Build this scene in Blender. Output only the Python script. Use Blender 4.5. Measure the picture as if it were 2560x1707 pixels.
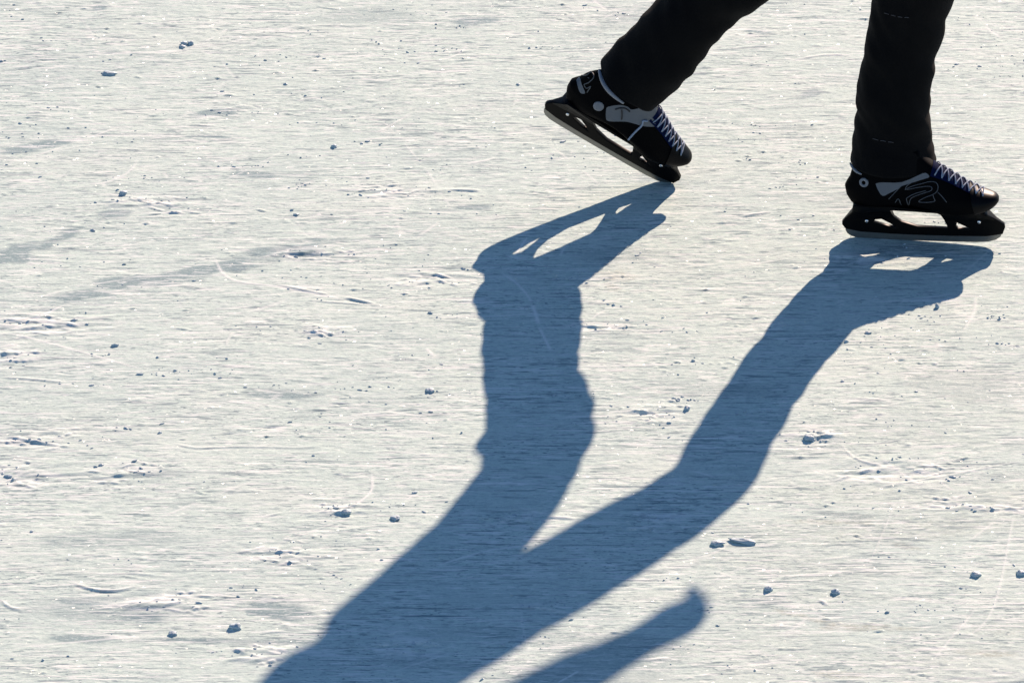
import bpy, bmesh, math, random
import numpy as np
from mathutils import Vector, Matrix, Euler, noise
from mathutils.bvhtree import BVHTree

for o in list(bpy.data.objects):
    bpy.data.objects.remove(o)
scene = bpy.context.scene
COL = scene.collection
R = math.radians

# ------------------------------------------------------------------ camera, sky, sun, exposure
cam_data = bpy.data.cameras.new('camera')
cam_data.sensor_width = 36.0
cam_data.lens = 203.2
cam_data.clip_end = 2000
cam = bpy.data.objects.new('camera', cam_data)
COL.objects.link(cam)
cam.location = (-0.7697, -9.6224, 5.3335)
cam.rotation_euler = (R(60), 0, 0)
scene.camera = cam

SUN_TO_SHADOW = Vector((-0.78, -1.8, -1.0))          # a metre of height throws its shadow this far
sun_dir = -SUN_TO_SHADOW.normalized()                # towards the sun
elev = math.asin(sun_dir.z)
azim = math.atan2(sun_dir.x, sun_dir.y)

world = bpy.data.worlds.new('World')
scene.world = world
world.use_nodes = True
wn = world.node_tree
wn.nodes.clear()
sky = wn.nodes.new('ShaderNodeTexSky')
sky.sky_type = 'NISHITA'
sky.sun_disc = False
sky.sun_elevation = elev
sky.sun_rotation = azim
sky.altitude = 400
sky.air_density = 0.8
sky.dust_density = 0.0
sky.ozone_density = 3.0
bg = wn.nodes.new('ShaderNodeBackground')
bg.inputs['Strength'].default_value = 0.0855
wo = wn.nodes.new('ShaderNodeOutputWorld')
wn.links.new(sky.outputs[0], bg.inputs[0])
wn.links.new(bg.outputs[0], wo.inputs[0])

sl = bpy.data.lights.new('sun', 'SUN')
sl.energy = 5.0
sl.angle = R(0.65)
sl.color = (1.0, 0.765, 0.62)
sun = bpy.data.objects.new('sun', sl)
COL.objects.link(sun)
sun.location = (3, 6, 6)
sun.rotation_euler = SUN_TO_SHADOW.to_track_quat('-Z', 'Y').to_euler()

vs = scene.view_settings
vs.view_transform = 'Standard'
vs.look = 'None'
vs.exposure = 0.66
vs.gamma = 1.0

# ------------------------------------------------------------------ helpers
def link(name, me, mat=None, parent=None, smooth=True):
    if me.name != name:
        me.name = name
    o = bpy.data.objects.new(name, me)
    COL.objects.link(o)
    if mat is not None and not me.materials:
        me.materials.append(mat)
    if smooth:
        me.polygons.foreach_set('use_smooth', [True] * len(me.polygons))
    if parent is not None:
        o.parent = parent
    return o

def mesh_from(name, verts, faces):
    me = bpy.data.meshes.new(name)
    me.from_pydata([tuple(v) for v in verts], [], faces)
    me.validate()
    me.update()
    return me

def tag(o, label, cat=None, group=None, kind=None):
    if label: o['label'] = label
    if cat: o['category'] = cat
    if group: o['group'] = group
    if kind: o['kind'] = kind
    return o

def evaluated_mesh(o):
    dg = bpy.context.evaluated_depsgraph_get()
    dg.update()
    return bpy.data.meshes.new_from_object(o.evaluated_get(dg))

def bevel_weighted(me, width, segs=2, angle=30):
    bm = bmesh.new(); bm.from_mesh(me)
    es = [e for e in bm.edges if len(e.link_faces) == 2 and e.calc_face_angle(0) > R(angle)]
    bmesh.ops.bevel(bm, geom=es, offset=width, segments=segs, affect='EDGES', profile=0.6, clamp_overlap=True)
    bm.to_mesh(me); bm.free()
    return me

def tube(pts, rad, n=8, closed=False):
    """verts, faces of a round tube through pts; rad is a number or one per point"""
    pts = [Vector(p) for p in pts]
    if not hasattr(rad, '__len__'): rad = [rad] * len(pts)
    V, Fc = [], []
    m = len(pts)
    prev = None
    for i, p in enumerate(pts):
        a = pts[(i - 1) % m] if (closed or i > 0) else p
        b = pts[(i + 1) % m] if (closed or i < m - 1) else p
        t = (b - a)
        t = t.normalized() if t.length > 1e-9 else Vector((1, 0, 0))
        if prev is None:
            ref = Vector((0, 0, 1)) if abs(t.z) < .9 else Vector((0, 1, 0))
        else:
            ref = prev
        u = (ref - t * ref.dot(t)).normalized()
        prev = u
        w = t.cross(u)
        for k in range(n):
            an = 2 * math.pi * k / n
            V.append(p + (u * math.cos(an) + w * math.sin(an)) * rad[i])
    for i in range(m if closed else m - 1):
        j = (i + 1) % m
        for k in range(n):
            l = (k + 1) % n
            Fc.append((i * n + k, i * n + l, j * n + l, j * n + k))
    if not closed:
        Fc.append(tuple(range(n - 1, -1, -1)))
        Fc.append(tuple(range((m - 1) * n, m * n)))
    return V, Fc

def tube_mesh(name, strands, n=8):
    V, Fc = [], []
    for pts, rad, closed in strands:
        v, f = tube(pts, rad, n, closed)
        k = len(V)
        V += v
        Fc += [tuple(i + k for i in q) for q in f]
    return mesh_from(name, V, Fc)

def catmull(P, per=8):
    """smooth resampling of a list of equal-length tuples"""
    P = [np.array(p, float) for p in P]
    out = []
    for i in range(len(P) - 1):
        a = P[i - 1] if i > 0 else 2 * P[0] - P[1]
        b, c = P[i], P[i + 1]
        d = P[i + 2] if i + 2 < len(P) else 2 * P[-1] - P[-2]
        for k in range(per):
            t = k / per
            out.append(.5 * (2 * b + (c - a) * t + (2 * a - 5 * b + 4 * c - d) * t * t + (3 * b - a - 3 * c + d) * t ** 3))
    out.append(P[-1])
    return out

# ------------------------------------------------------------------ materials
def new_mat(name):
    m = bpy.data.materials.new(name)
    m.use_nodes = True
    return m, m.node_tree, m.node_tree.nodes['Principled BSDF']

def simple(name, col, rough, metal=0.0, spec=0.5, nscale=60, nvar=0.25, bump=0.0, bscale=400, sheen=0.0, coat=0.0):
    m, nt, p = new_mat(name)
    tc = nt.nodes.new('ShaderNodeTexCoord')
    nz = nt.nodes.new('ShaderNodeTexNoise')
    nz.inputs['Scale'].default_value = nscale
    nz.inputs['Detail'].default_value = 5
    nt.links.new(tc.outputs['Object'], nz.inputs['Vector'])
    mx = nt.nodes.new('ShaderNodeMix'); mx.data_type = 'RGBA'
    lo = tuple(c * (1 - nvar) for c in col) + (1,)
    hi = tuple(min(1, c * (1 + nvar)) for c in col) + (1,)
    mx.inputs[6].default_value = lo; mx.inputs[7].default_value = hi
    nt.links.new(nz.outputs['Fac'], mx.inputs[0])
    nt.links.new(mx.outputs[2], p.inputs['Base Color'])
    p.inputs['Roughness'].default_value = rough
    p.inputs['Metallic'].default_value = metal
    p.inputs['Specular IOR Level'].default_value = spec
    if sheen: p.inputs['Sheen Weight'].default_value = sheen
    if coat: p.inputs['Coat Weight'].default_value = coat
    if bump:
        n2 = nt.nodes.new('ShaderNodeTexNoise')
        n2.inputs['Scale'].default_value = bscale
        n2.inputs['Detail'].default_value = 3
        nt.links.new(tc.outputs['Object'], n2.inputs['Vector'])
        b = nt.nodes.new('ShaderNodeBump')
        b.inputs['Strength'].default_value = bump
        b.inputs['Distance'].default_value = 0.001
        nt.links.new(n2.outputs['Fac'], b.inputs['Height'])
        nt.links.new(b.outputs[0], p.inputs['Normal'])
    return m

M_CLOTH = simple('black_trouser_cloth', (.0042, .0042, .0046), .9, spec=.07, bump=.4, bscale=900, sheen=.02)
M_JACKET = simple('dark_jacket_cloth', (.012, .014, .022), .8, spec=.25, bump=.4, bscale=500)
M_SKIN = simple('skin', (.52, .34, .26), .5, nvar=.1)
M_HAT = simple('knit_cap', (.03, .03, .04), .9, spec=.2, bump=.8, bscale=300)
M_BOOT = simple('black_boot_leather', (.0016, .0017, .0022), .6, spec=.035, bump=.3, bscale=500)
M_CAP = simple('black_toe_cap_plastic', (.002, .002, .003), .38, spec=.09, nvar=.3)
M_TONGUE = simple('navy_tongue_fabric', (.002, .007, .038), .8, spec=.04, bump=.5, bscale=700)
M_LACE = simple('pale_lace', (.22, .28, .38), .7, bump=.5, bscale=1200)
M_STRAP = simple('grey_strap', (.10, .113, .13), .55, nvar=.12)
M_RIVET = simple('pale_rivet', (.15, .165, .19), .4, nvar=.15)
M_LOGO = simple('grey_logo_line', (.065, .072, .083), .5, nvar=.2)
M_DARKLINE = simple('dark_buckle_line', (.012, .013, .016), .5)
M_HOLDER = simple('black_holder_plastic', (.0012, .0012, .0014), .42, spec=.10, nvar=.3)
M_STEEL = simple('blade_steel', (.22, .22, .21), .4, metal=1.0, nvar=.12, nscale=120)
M_SCREW = simple('bright_screw', (.75, .76, .78), .15, metal=1.0, nvar=.05)
M_PIPING = simple('grey_piping', (.20, .215, .24), .6, nvar=.15)
M_STITCH = simple('pale_stitching', (.05, .05, .055), .8, nvar=.2)

def ice_material(name, chunk=False):
    m, nt, p = new_mat(name)
    N, Lk = nt.nodes, nt.links
    geo = N.new('ShaderNodeNewGeometry')
    def mapped(sx, sy, sz=1.0, rot=0.0):
        mp = N.new('ShaderNodeMapping')
        mp.inputs['Scale'].default_value = (sx, sy, sz)
        mp.inputs['Rotation'].default_value = (0, 0, rot)
        Lk.new(geo.outputs['Position'], mp.inputs['Vector'])
        return mp.outputs[0]
    def nz(vec, scale, detail=4, rough=.55):
        n = N.new('ShaderNodeTexNoise')
        n.inputs['Scale'].default_value = scale
        n.inputs['Detail'].default_value = detail
        n.inputs['Roughness'].default_value = rough
        Lk.new(vec, n.inputs['Vector'])
        return n.outputs['Fac']
    def ramp(fac, a, b, c0=0.0, c1=1.0):
        r = N.new('ShaderNodeMapRange')
        r.inputs['From Min'].default_value = a; r.inputs['From Max'].default_value = b
        r.inputs['To Min'].default_value = c0; r.inputs['To Max'].default_value = c1
        Lk.new(fac, r.inputs['Value'])
        return r.outputs[0]
    def mixc(fac, a, b):
        x = N.new('ShaderNodeMix'); x.data_type = 'RGBA'
        if isinstance(fac, float): x.inputs[0].default_value = fac
        else: Lk.new(fac, x.inputs[0])
        for s, v in ((6, a), (7, b)):
            if isinstance(v, tuple): x.inputs[s].default_value = v + (1,)
            else: Lk.new(v, x.inputs[s])
        return x.outputs[2]
    def mth(op, a, b):
        x = N.new('ShaderNodeMath'); x.operation = op; x.use_clamp = True
        for s, v in ((0, a), (1, b)):
            if isinstance(v, float): x.inputs[s].default_value = v
            else: Lk.new(v, x.inputs[s])
        return x.outputs[0]
    def attr(n):
        a = N.new('ShaderNodeAttribute'); a.attribute_name = n
        return a.outputs['Fac']
    FROST = (.63, .765, .69); CLEAR = (.29, .395, .39); DULL = (.51, .645, .59); POWDER = (.86, .91, .87); DARK = (.20, .28, .31)
    if chunk:
        c = mixc(nz(mapped(1, 1), 90, 3), (.30, .40, .45), (.60, .70, .73))
        Lk.new(c, p.inputs['Base Color'])
        p.inputs['Roughness'].default_value = .55
        b = N.new('ShaderNodeBump'); b.inputs['Strength'].default_value = .5; b.inputs['Distance'].default_value = .001
        Lk.new(nz(mapped(1, 1), 500, 3), b.inputs['Height']); Lk.new(b.outputs[0], p.inputs['Normal'])
        return m
    streak = nz(mapped(.42, 1, 1, .08), 175, 5, .75)     # fine marks left along the skating direction
    streak2 = nz(mapped(.36, 1, 1, -.16), 90, 5, .75)
    broad = nz(mapped(.5, 1), 5, 5, .6)
    where = nz(mapped(.45, 1, 1, -.04), 14, 4, .65)
    where2 = nz(mapped(.5, 1, 1, .09), 9, 4, .65)
    grain = nz(mapped(.5, 1, 1, .04), 290, 4, .75)
    c = mixc(ramp(streak, .44, .62), FROST, DULL)
    c = mixc(mth('MULTIPLY', ramp(streak2, .52, .66), .6), c, (.44, .545, .55))
    c = mixc(mth('MULTIPLY', ramp(broad, .48, .66), .4), c, (.47, .59, .57))
    c = mixc(mth('MULTIPLY', ramp(mth('SUBTRACT', 1.0, broad), .52, .66), .35), c, (.69, .765, .70))
    sl_ = mth('MULTIPLY', attr('slick'), ramp(mth('ADD', mth('MULTIPLY', streak, .5), mth('MULTIPLY', where, .6)), .28, .46, .6, 1.0))
    c = mixc(sl_, c, CLEAR)
    c = mixc(mth('MULTIPLY', attr('dirt'), ramp(streak, .3, .6)), c, (.40, .44, .37))
    c = mixc(mth('MULTIPLY', ramp(grain, .50, .68), .55), c, (.73, .825, .77))
    c = mixc(mth('MULTIPLY', ramp(mth('SUBTRACT', 1.0, grain), .54, .70), .5), c, (.38, .48, .49))
    # families of thin scratches crossing at small angles: some dark and clear, some powdered white
    lines_ = None
    for k, (ang, st, sc, lo, pw, wh) in enumerate(((.06, .13, 190, .61, 0, where), (-.20, .07, 150, .62, 0, where2), (.30, .06, 140, .63, 0, where), (-.10, .30, 270, .61, 0, where2), (.75, .07, 130, .65, 0, where), (-.6, .07, 130, .65, 1, where2),
                                                   (.14, .08, 170, .61, 1, where2), (-.26, .06, 140, .62, 1, where), (.02, .16, 230, .61, 1, where), (1.2, .05, 90, .67, 1, where2), (-.9, .05, 80, .68, 1, where), (.45, .04, 110, .66, 0, where2))):
        d = ramp(nz(mapped(st, 1, 1, ang), sc, 2, .45), lo, lo + .035)
        d = mth('MULTIPLY', d, ramp(wh, .36, .58))
        c = mixc(mth('MULTIPLY', d, .75 if pw else .8), c, POWDER if pw else DARK)
        if pw and lines_ is None: lines_ = d
    c = mixc(attr('frost'), c, POWDER)
    Lk.new(c, p.inputs['Base Color'])
    ro = N.new('ShaderNodeMix'); ro.data_type = 'FLOAT'
    Lk.new(sl_, ro.inputs[0]); ro.inputs[2].default_value = .7; ro.inputs[3].default_value = .38
    Lk.new(ro.outputs[0], p.inputs['Roughness'])
    p.inputs['Specular IOR Level'].default_value = .14
    b1 = N.new('ShaderNodeBump'); b1.inputs['Strength'].default_value = .28; b1.inputs['Distance'].default_value = .0016
    Lk.new(streak, b1.inputs['Height'])
    b2 = N.new('ShaderNodeBump'); b2.inputs['Strength'].default_value = .4; b2.inputs['Distance'].default_value = .0012
    Lk.new(grain, b2.inputs['Height']); Lk.new(b1.outputs[0], b2.inputs['Normal'])
    # single frost crystals turned their own way: they glint where one faces half-way to the sun
    vo = N.new('ShaderNodeTexVoronoi'); vo.inputs['Scale'].default_value = 420
    Lk.new(mapped(.55, 1, .2), vo.inputs['Vector'])
    sep = N.new('ShaderNodeSeparateColor'); Lk.new(vo.outputs['Color'], sep.inputs[0])
    isx = mth('GREATER_THAN', sep.outputs[0], .994)
    til = N.new('ShaderNodeVectorMath'); til.operation = 'MULTIPLY_ADD'
    til.inputs[1].default_value = (.7, .45, 0); til.inputs[2].default_value = (0, -.12, 0)
    cmb = N.new('ShaderNodeCombineXYZ'); Lk.new(sep.outputs[1], cmb.inputs[0]); Lk.new(sep.outputs[2], cmb.inputs[1])
    Lk.new(cmb.outputs[0], til.inputs[0])
    sc = N.new('ShaderNodeVectorMath'); sc.operation = 'SCALE'; Lk.new(til.outputs[0], sc.inputs[0]); Lk.new(isx, sc.inputs['Scale'])
    ad = N.new('ShaderNodeVectorMath'); ad.operation = 'ADD'; Lk.new(b2.outputs[0], ad.inputs[0]); Lk.new(sc.outputs[0], ad.inputs[1])
    nm = N.new('ShaderNodeVectorMath'); nm.operation = 'NORMALIZE'; Lk.new(ad.outputs[0], nm.inputs[0])
    Lk.new(nm.outputs[0], p.inputs['Normal'])
    r2 = N.new('ShaderNodeMix'); r2.data_type = 'FLOAT'
    Lk.new(isx, r2.inputs[0]); Lk.new(ro.outputs[0], r2.inputs[2]); r2.inputs[3].default_value = .22
    Lk.new(r2.outputs[0], p.inputs['Roughness'])
    return m

M_ICE = ice_material('scraped_ice')
M_CHUNK = ice_material('packed_snow_chunk', True)

# ------------------------------------------------------------------ the ice sheet
# marks on the ice, in metres on the ground: (x, y, half length, half width, angle)
SLICK = [(-1.711, -0.053, 0.076, 0.026, 0.696), (-1.635, 0.003, 0.076, 0.02, 0.739), (-1.538, 0.108, 0.036, 0.0175, 0.352), (-1.593, -0.223, 0.086, 0.02, 0.193), (-1.486, -0.165, 0.085, 0.0238, 0.359), (-1.369, -0.119, 0.098, 0.021, 0.307), (-1.297, -0.083, 0.056, 0.0144, 0.336), (-1.208, -0.04, 0.097, 0.0196, 0.265), (-1.7, 0.378, 0.048, 0.0179, 0.285), (-1.361, 0.525, 0.043, 0.0116, 0.209), (-1.623, 0.975, 0.015, 0.0114, 0.569), (-0.847, 0.924, 0.036, 0.0149, 0.222), (-0.174, 0.603, 0.031, 0.0135, 0.65), (-1.257, 0.258, 0.035, 0.0116, -0.203), (-1.504, -1.391, 0.089, 0.0093, -0.051), (-1.309, -1.396, 0.144, 0.0085, -0.021), (-1.401, -1.324, 0.042, 0.0217, -0.169), (-1.16, -1.308, 0.069, 0.0216, -0.197), (-1.519, -1.276, 0.045, 0.0101, -0.078), (-0.855, 0.131, 0.03, 0.0101, -0.085), (-1.353, 0.42, 0.039, 0.0084, -0.104), (-0.283, 0.881, 0.032, 0.0113, -0.302), (-1.201, -0.579, 0.056, 0.0119, -0.045), (0.144, 0.153, 0.073, 0.0085, 0.041), (-0.186, -0.996, 0.054, 0.0076, -0.141)]
STAINS = [(-0.583, -0.145, 0.031, 0.0264, -0.413), (-0.587, -0.169, 0.026, 0.0125, -0.908), (-0.176, -1.02, 0.08, 0.0085, -0.031), (-0.256, -1.332, 0.072, 0.0069, -0.436), (-0.167, -1.36, 0.082, 0.0102, -0.055), (-0.068, -1.421, 0.051, 0.0118, -0.098), (0.031, -1.437, 0.063, 0.0101, -0.095), (-0.211, -1.503, 0.037, 0.0101, -0.068), (-0.092, -1.095, 0.032, 0.0078, -0.386), (-0.103, -0.875, 0.046, 0.0085, -0.076)]
GOUGES = [([(-1.527, -1.217), (-1.507, -1.231), (-1.477, -1.243), (-1.447, -1.243), (-1.425, -1.234), (-1.417, -1.22)], 0.0035, 0.005), ([(-1.647, -1.27), (-1.63, -1.294), (-1.603, -1.307)], 0.0025, 0.004), ([(-1.208, -0.175), (-1.158, -0.195), (-1.108, -0.215)], 0.003, 0.004), ([(-1.084, -0.223), (-1.025, -0.248)], 0.004, 0.005), ([(-1.157, -0.232), (-1.091, -0.243), (-0.994, -0.256)], 0.002, 0.003), ([(-1.04, 0.431), (-1.003, 0.473), (-0.965, 0.523)], 0.0015, 0.004), ([(-0.332, 0.091), (-0.273, 0.11)], 0.003, 0.005), ([(-0.893, 0.198), (-0.829, 0.194)], 0.004, 0.005), ([(-1.704, -0.518), (-1.656, -0.524), (-1.584, -0.537)], 0.0025, 0.004), ([(-1.721, -0.305), (-1.631, -0.317), (-1.59, -0.321)], 0.003, 0.005), ([(-0.182, -0.752), (-0.161, -0.798), (-0.131, -0.82), (-0.085, -0.835)], 0.0018, 0.003), ([(-0.144, -0.916), (-0.089, -0.894), (0.021, -0.857), (0.142, -0.813)], 0.0015, 0.003), ([(-1.292, -0.41), (-1.296, -0.394), (-1.288, -0.354)], 0.0012, 0.003), ([(-0.547, -1.463), (-0.506, -1.453)], 0.003, 0.005), ([(-1.422, -1.294), (-1.389, -1.28), (-1.36, -1.262)], 0.0025, 0.005), ([(-1.362, -1.294), (-1.333, -1.28)], 0.003, 0.006), ([(-0.205, 0.745), (-0.134, 0.768), (-0.081, 0.764)], 0.002, 0.004), ([(-0.245, -1.273), (-0.231, -1.29)], 0.003, 0.005), ([(-1.39, -0.745), (-1.335, -0.767), (-1.265, -0.764), (-1.125, -0.767)], 0.002, 0.003), ([(-0.713, -1.004), (-0.66, -1.007)], 0.003, 0.005), ([(-1.689, -0.722), (-1.648, -0.737), (-1.553, -0.767)], 0.003, 0.005), ([(-0.767, -1.294), (-0.715, -1.301), (-0.663, -1.321)], 0.003, 0.004)]
CUTS = [([(-0.791, -0.124), (-0.762, -0.165), (-0.74, -0.215), (-0.732, -0.248)], 0.003), ([(-0.732, -0.248), (-0.726, -0.281), (-0.72, -0.321)], 0.005), ([(-0.72, -0.33), (-0.71, -0.37), (-0.698, -0.418)], 0.0035), ([(0.097, -0.215), (0.091, -0.273), (0.065, -0.349)], 0.004), ([(-1.335, -0.065), (-1.299, -0.149), (-1.199, -0.182), (-1.076, -0.232)], 0.0035), ([(-1.018, -0.857), (-1.02, -0.916), (-1.057, -0.975)], 0.003), ([(0.03, -1.076), (0.075, -1.018)], 0.003), ([(-0.015, -1.41), (0.051, -1.301), (0.112, -0.989)], 0.0025), ([(-0.544, -1.342), (-0.453, -1.252), (-0.434, -1.224)], 0.003), ([(-0.927, -0.41), (-0.915, -0.434)], 0.005), ([(0.069, -0.149), (0.152, -0.014)], 0.002), ([(-0.902, -1.161), (-0.812, -1.112), (-0.729, -1.09)], 0.003), ([(-0.766, -0.065), (-0.741, 0.012)], 0.003), ([(-0.694, -1.527), (-0.657, -1.49)], 0.003), ([(-0.114, -0.798), (-0.043, -0.902)], 0.004), ([(-0.063, -1.463), (0.022, -1.301)], 0.003), ([(-0.092, -0.946), (-0.149, -1.147)], 0.0015), ([(-1.717, -0.346), (-1.617, -0.394), (-1.444, -0.49)], 0.003), ([(-1.603, -0.248), (-1.701, -0.346)], 0.003)]
ROUGH = [(-1.639, -0.321, 0.114, 0.047), (-1.686, -0.442, 0.049, 0.044), (-1.462, -0.854, 0.073, 0.041), (-1.617, -0.737, 0.073, 0.031), (-0.522, -1.004, 0.065, 0.034), (-0.767, -1.011, 0.073, 0.024), (-1.121, -0.346, 0.049, 0.024), (-1.163, -0.048, 0.065, 0.027), (-0.914, -0.149, 0.073, 0.034), (-0.086, -0.85, 0.106, 0.041), (-0.22, -0.722, 0.049, 0.024), (-1.073, -0.975, 0.049, 0.027), (-1.193, -1.437, 0.057, 0.031), (-0.951, -1.41, 0.057, 0.037), (-1.385, -1.28, 0.098, 0.031), (0.06, -0.968, 0.098, 0.02), (-0.589, -0.33, 0.073, 0.02), (-1.479, 0.15, 0.098, 0.024), (-1.002, 0.194, 0.098, 0.024), (-0.515, -0.646, 0.049, 0.031), (-0.108, -0.081, 0.073, 0.027), (-1.16, -1.119, 0.073, 0.027), (-1.647, -0.857, 0.098, 0.044)]

PX0, PX1, PY0, PY1 = -2.10, 0.60, -1.85, 1.35
STEP_X, STEP_Y = .0026, .0027
nx = int((PX1 - PX0) / STEP_X) + 1
ny = int((PY1 - PY0) / STEP_Y) + 1
gx = np.linspace(PX0, PX1, nx)
gy = np.linspace(PY0, PY1, ny)
dx, dy = gx[1] - gx[0], gy[1] - gy[0]
rng = np.random.default_rng(11)

def fnoise(lx, ly, tilt=0.0):
    """smooth random field, unit deviation, correlation lengths lx and ly in metres"""
    w = np.fft.rfft2(rng.standard_normal((ny, nx)))
    ky = np.fft.fftfreq(ny, dy)[:, None] * 2 * np.pi
    kx = np.fft.rfftfreq(nx, dx)[None, :] * 2 * np.pi
    kxr = kx * math.cos(tilt) + ky * math.sin(tilt)
    kyr = -kx * math.sin(tilt) + ky * math.cos(tilt)
    w *= np.exp(-.5 * ((kxr * lx) ** 2 + (kyr * ly) ** 2))
    r = np.fft.irfft2(w, s=(ny, nx))
    return (r - r.mean()) / r.std()

H = .00005 * fnoise(.016, .0024, .04) + .00009 * fnoise(.0045, .0027) + .00005 * fnoise(.03, .0030, -.05)
H += .0007 * fnoise(.20, .08)
patchy = np.clip(.6 + .6 * fnoise(.12, .05), .1, 2.0)
# short raised dashes of shaved snow
H += .00032 * patchy * np.clip(fnoise(.012, .0028, .04) - 1.0, 0, 2.2)
H += .00030 * np.clip(1.5 - patchy, 0, 2) * np.clip(fnoise(.016, .0028, -.20) - 1.1, 0, 2.2)
H += .00032 * np.clip(fnoise(.018, .0028, .24) - 1.3, 0, 2.2)
H += .0010 * np.clip(patchy - .35, 0, 2) * np.clip(fnoise(.011, .0028, .02) - 2.2, 0, 1.3)
H += .0008 * np.clip(1.2 - patchy, 0, 1) * np.clip(fnoise(.017, .0027, -.08) - 1.9, 0, 1.2)
H -= .0008 * patchy * np.clip(fnoise(.014, .0030, .10) - 1.9, 0, 1.2)

def splat(field, px, py, amp, sig, mode):
    """add gaussian dabs along strokes; px.. are arrays; mode 'max' or 'min'"""
    ix = np.round((px - PX0) / dx).astype(int); iy = np.round((py - PY0) / dy).astype(int)
    rad = int(math.ceil(2.2 * float(np.max(sig)) / min(dx, dy)))
    for oj in range(-rad, rad + 1):
        for oi in range(-rad, rad + 1):
            jx, jy = ix + oi, iy + oj
            ok = (jx >= 0) & (jx < nx) & (jy >= 0) & (jy < ny)
            jx, jy = jx[ok], jy[ok]
            d2 = (gx[jx] - px[ok]) ** 2 + (gy[jy] - py[ok]) ** 2
            v = amp[ok] * np.exp(-.5 * d2 / sig[ok] ** 2)
            if mode == 'max': np.maximum.at(field, (jy, jx), v)
            else: np.minimum.at(field, (jy, jx), v)

def polyline(pts, step=.0015):
    P = np.array(catmull(pts, 10)) if len(pts) > 2 else np.array(pts, float)
    d = np.hypot(*np.diff(P, axis=0).T)
    s = np.concatenate([[0], np.cumsum(d)])
    t = np.arange(0, s[-1], step)
    return np.interp(t, s, P[:, 0]), np.interp(t, s, P[:, 1]), t / max(s[-1], 1e-6)

groove = np.zeros((ny, nx)); ridge = np.zeros((ny, nx)); frost = np.zeros((ny, nx))
# thousands of short skate scratches, mostly along the direction of travel
gp = [[], [], [], []]; rp = [[], [], [], []]; fp = [[], [], [], []]
for k in range(2000):
    cx_, cy_ = rng.uniform(PX0, PX1), rng.uniform(PY0, PY1)
    wild = rng.random() < .16
    ang = rng.normal(0, .14) if not wild else rng.uniform(-1.3, 1.3)
    ln = min(.32, .025 * math.exp(rng.normal(.35, .75))) * (1.6 if wild else 1)
    bend = rng.normal(0, .6 if wild else .25)
    t = np.arange(-.5, .5, .0016 / ln)
    a = ang + bend * t
    xs = cx_ + np.cumsum(np.cos(a)) * .0016 - ln / 2 * math.cos(ang)
    ys = cy_ + np.cumsum(np.sin(a)) * .0016 - ln / 2 * math.sin(ang)
    fade = np.clip(1.2 - (2 * np.abs(t)) ** 2, 0, 1)
    dep = (.00022 + .0006 * rng.random() ** 2.5) * (.7 if wild else 1.0)
    sg = rng.uniform(.0014, .0024)
    tgt = gp if rng.random() < .6 else rp
    for q, v in zip(tgt, (xs, ys, dep * fade * (-1 if tgt is gp else 1), np.full(len(xs), sg))): q.append(v)
    if rng.random() < .5:
        for q, v in zip(rp, (xs + .001, ys - .0042, .5 * dep * fade, np.full(len(xs), sg))): q.append(v)
    if rng.random() < .22:
        for q, v in zip(fp, (xs, ys, rng.uniform(.3, .8) * fade, np.full(len(xs), sg))): q.append(v)
# short deep nicks with a raised lip, strewn in loose drifts
k = 0
while k < 900:
    x0, y0 = rng.uniform(PX0, PX1), rng.uniform(PY0, PY1)
    sprd = rng.uniform(.015, .12)
    for q_ in range(int(1 + rng.exponential(2.5))):
        k += 1
        ang = rng.normal(0, .22); ln = .006 * math.exp(rng.normal(.3, .6))
        t = np.arange(-.5, .5, min(.3, .0014 / ln))
        xs = x0 + rng.normal(0, sprd) + t * ln * math.cos(ang); ys = y0 + rng.normal(0, .22 * sprd + .004) + t * ln * math.sin(ang)
        fade = np.clip(1.1 - (2 * t) ** 2, 0, 1)
        dep = .0007 + .0019 * rng.random() ** 2
        sg = np.full(len(xs), rng.uniform(.0014, .0021))
        for q, v in zip(rp, (xs, ys, dep * fade, sg)): q.append(v)
        if rng.random() < .6:
            for q, v in zip(gp, (xs, ys - .0045, -.5 * dep * fade, sg)): q.append(v)
for pts, dep, wid in GOUGES:
    xs, ys, t = polyline(pts)
    fade = (1 - (2 * t - 1) ** 2) * (.85 + .15 * np.sin(t * 7 + 1))
    s_ = np.full(len(xs), wid * .5)
    for q, v in zip(gp, (xs, ys - .004, -.35 * dep * fade, s_)): q.append(v)
    for q, v in zip(rp, (xs, ys + .003, dep * fade, s_)): q.append(v)
    for q, v in zip(fp, (xs, ys + .004, .8 * fade, s_)): q.append(v)
for (x, y, a, b) in ROUGH:                              # scuffed ridges in the crumbly places
    for q_ in range(7):
        an = rng.normal(0, .35); ln = a * rng.uniform(.3, 1.3)
        cx_, cy_ = x + rng.normal(0, a * .5), y + rng.normal(0, b * .6)
        t = np.arange(-.5, .5, .0015 / ln)
        xs = cx_ + t * ln * math.cos(an); ys = cy_ + t * ln * math.sin(an) + rng.normal(0, .3) * ln * t * t
        fade = np.clip(1.1 - (2 * t) ** 2, 0, 1) * np.clip(.6 + .8 * np.sin(t * rng.uniform(6, 22) + rng.uniform(0, 6)), 0, 1)
        dep = rng.uniform(.0010, .0030); s_ = np.full(len(xs), rng.uniform(.0016, .0026))
        for q, v in zip(rp, (xs, ys, dep * fade, s_)): q.append(v)
        for q, v in zip(gp, (xs, ys - .0045, -.4 * dep * fade, s_)): q.append(v)
        for q, v in zip(fp, (xs, ys + .002, .7 * fade, s_ * 1.2)): q.append(v)
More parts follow.
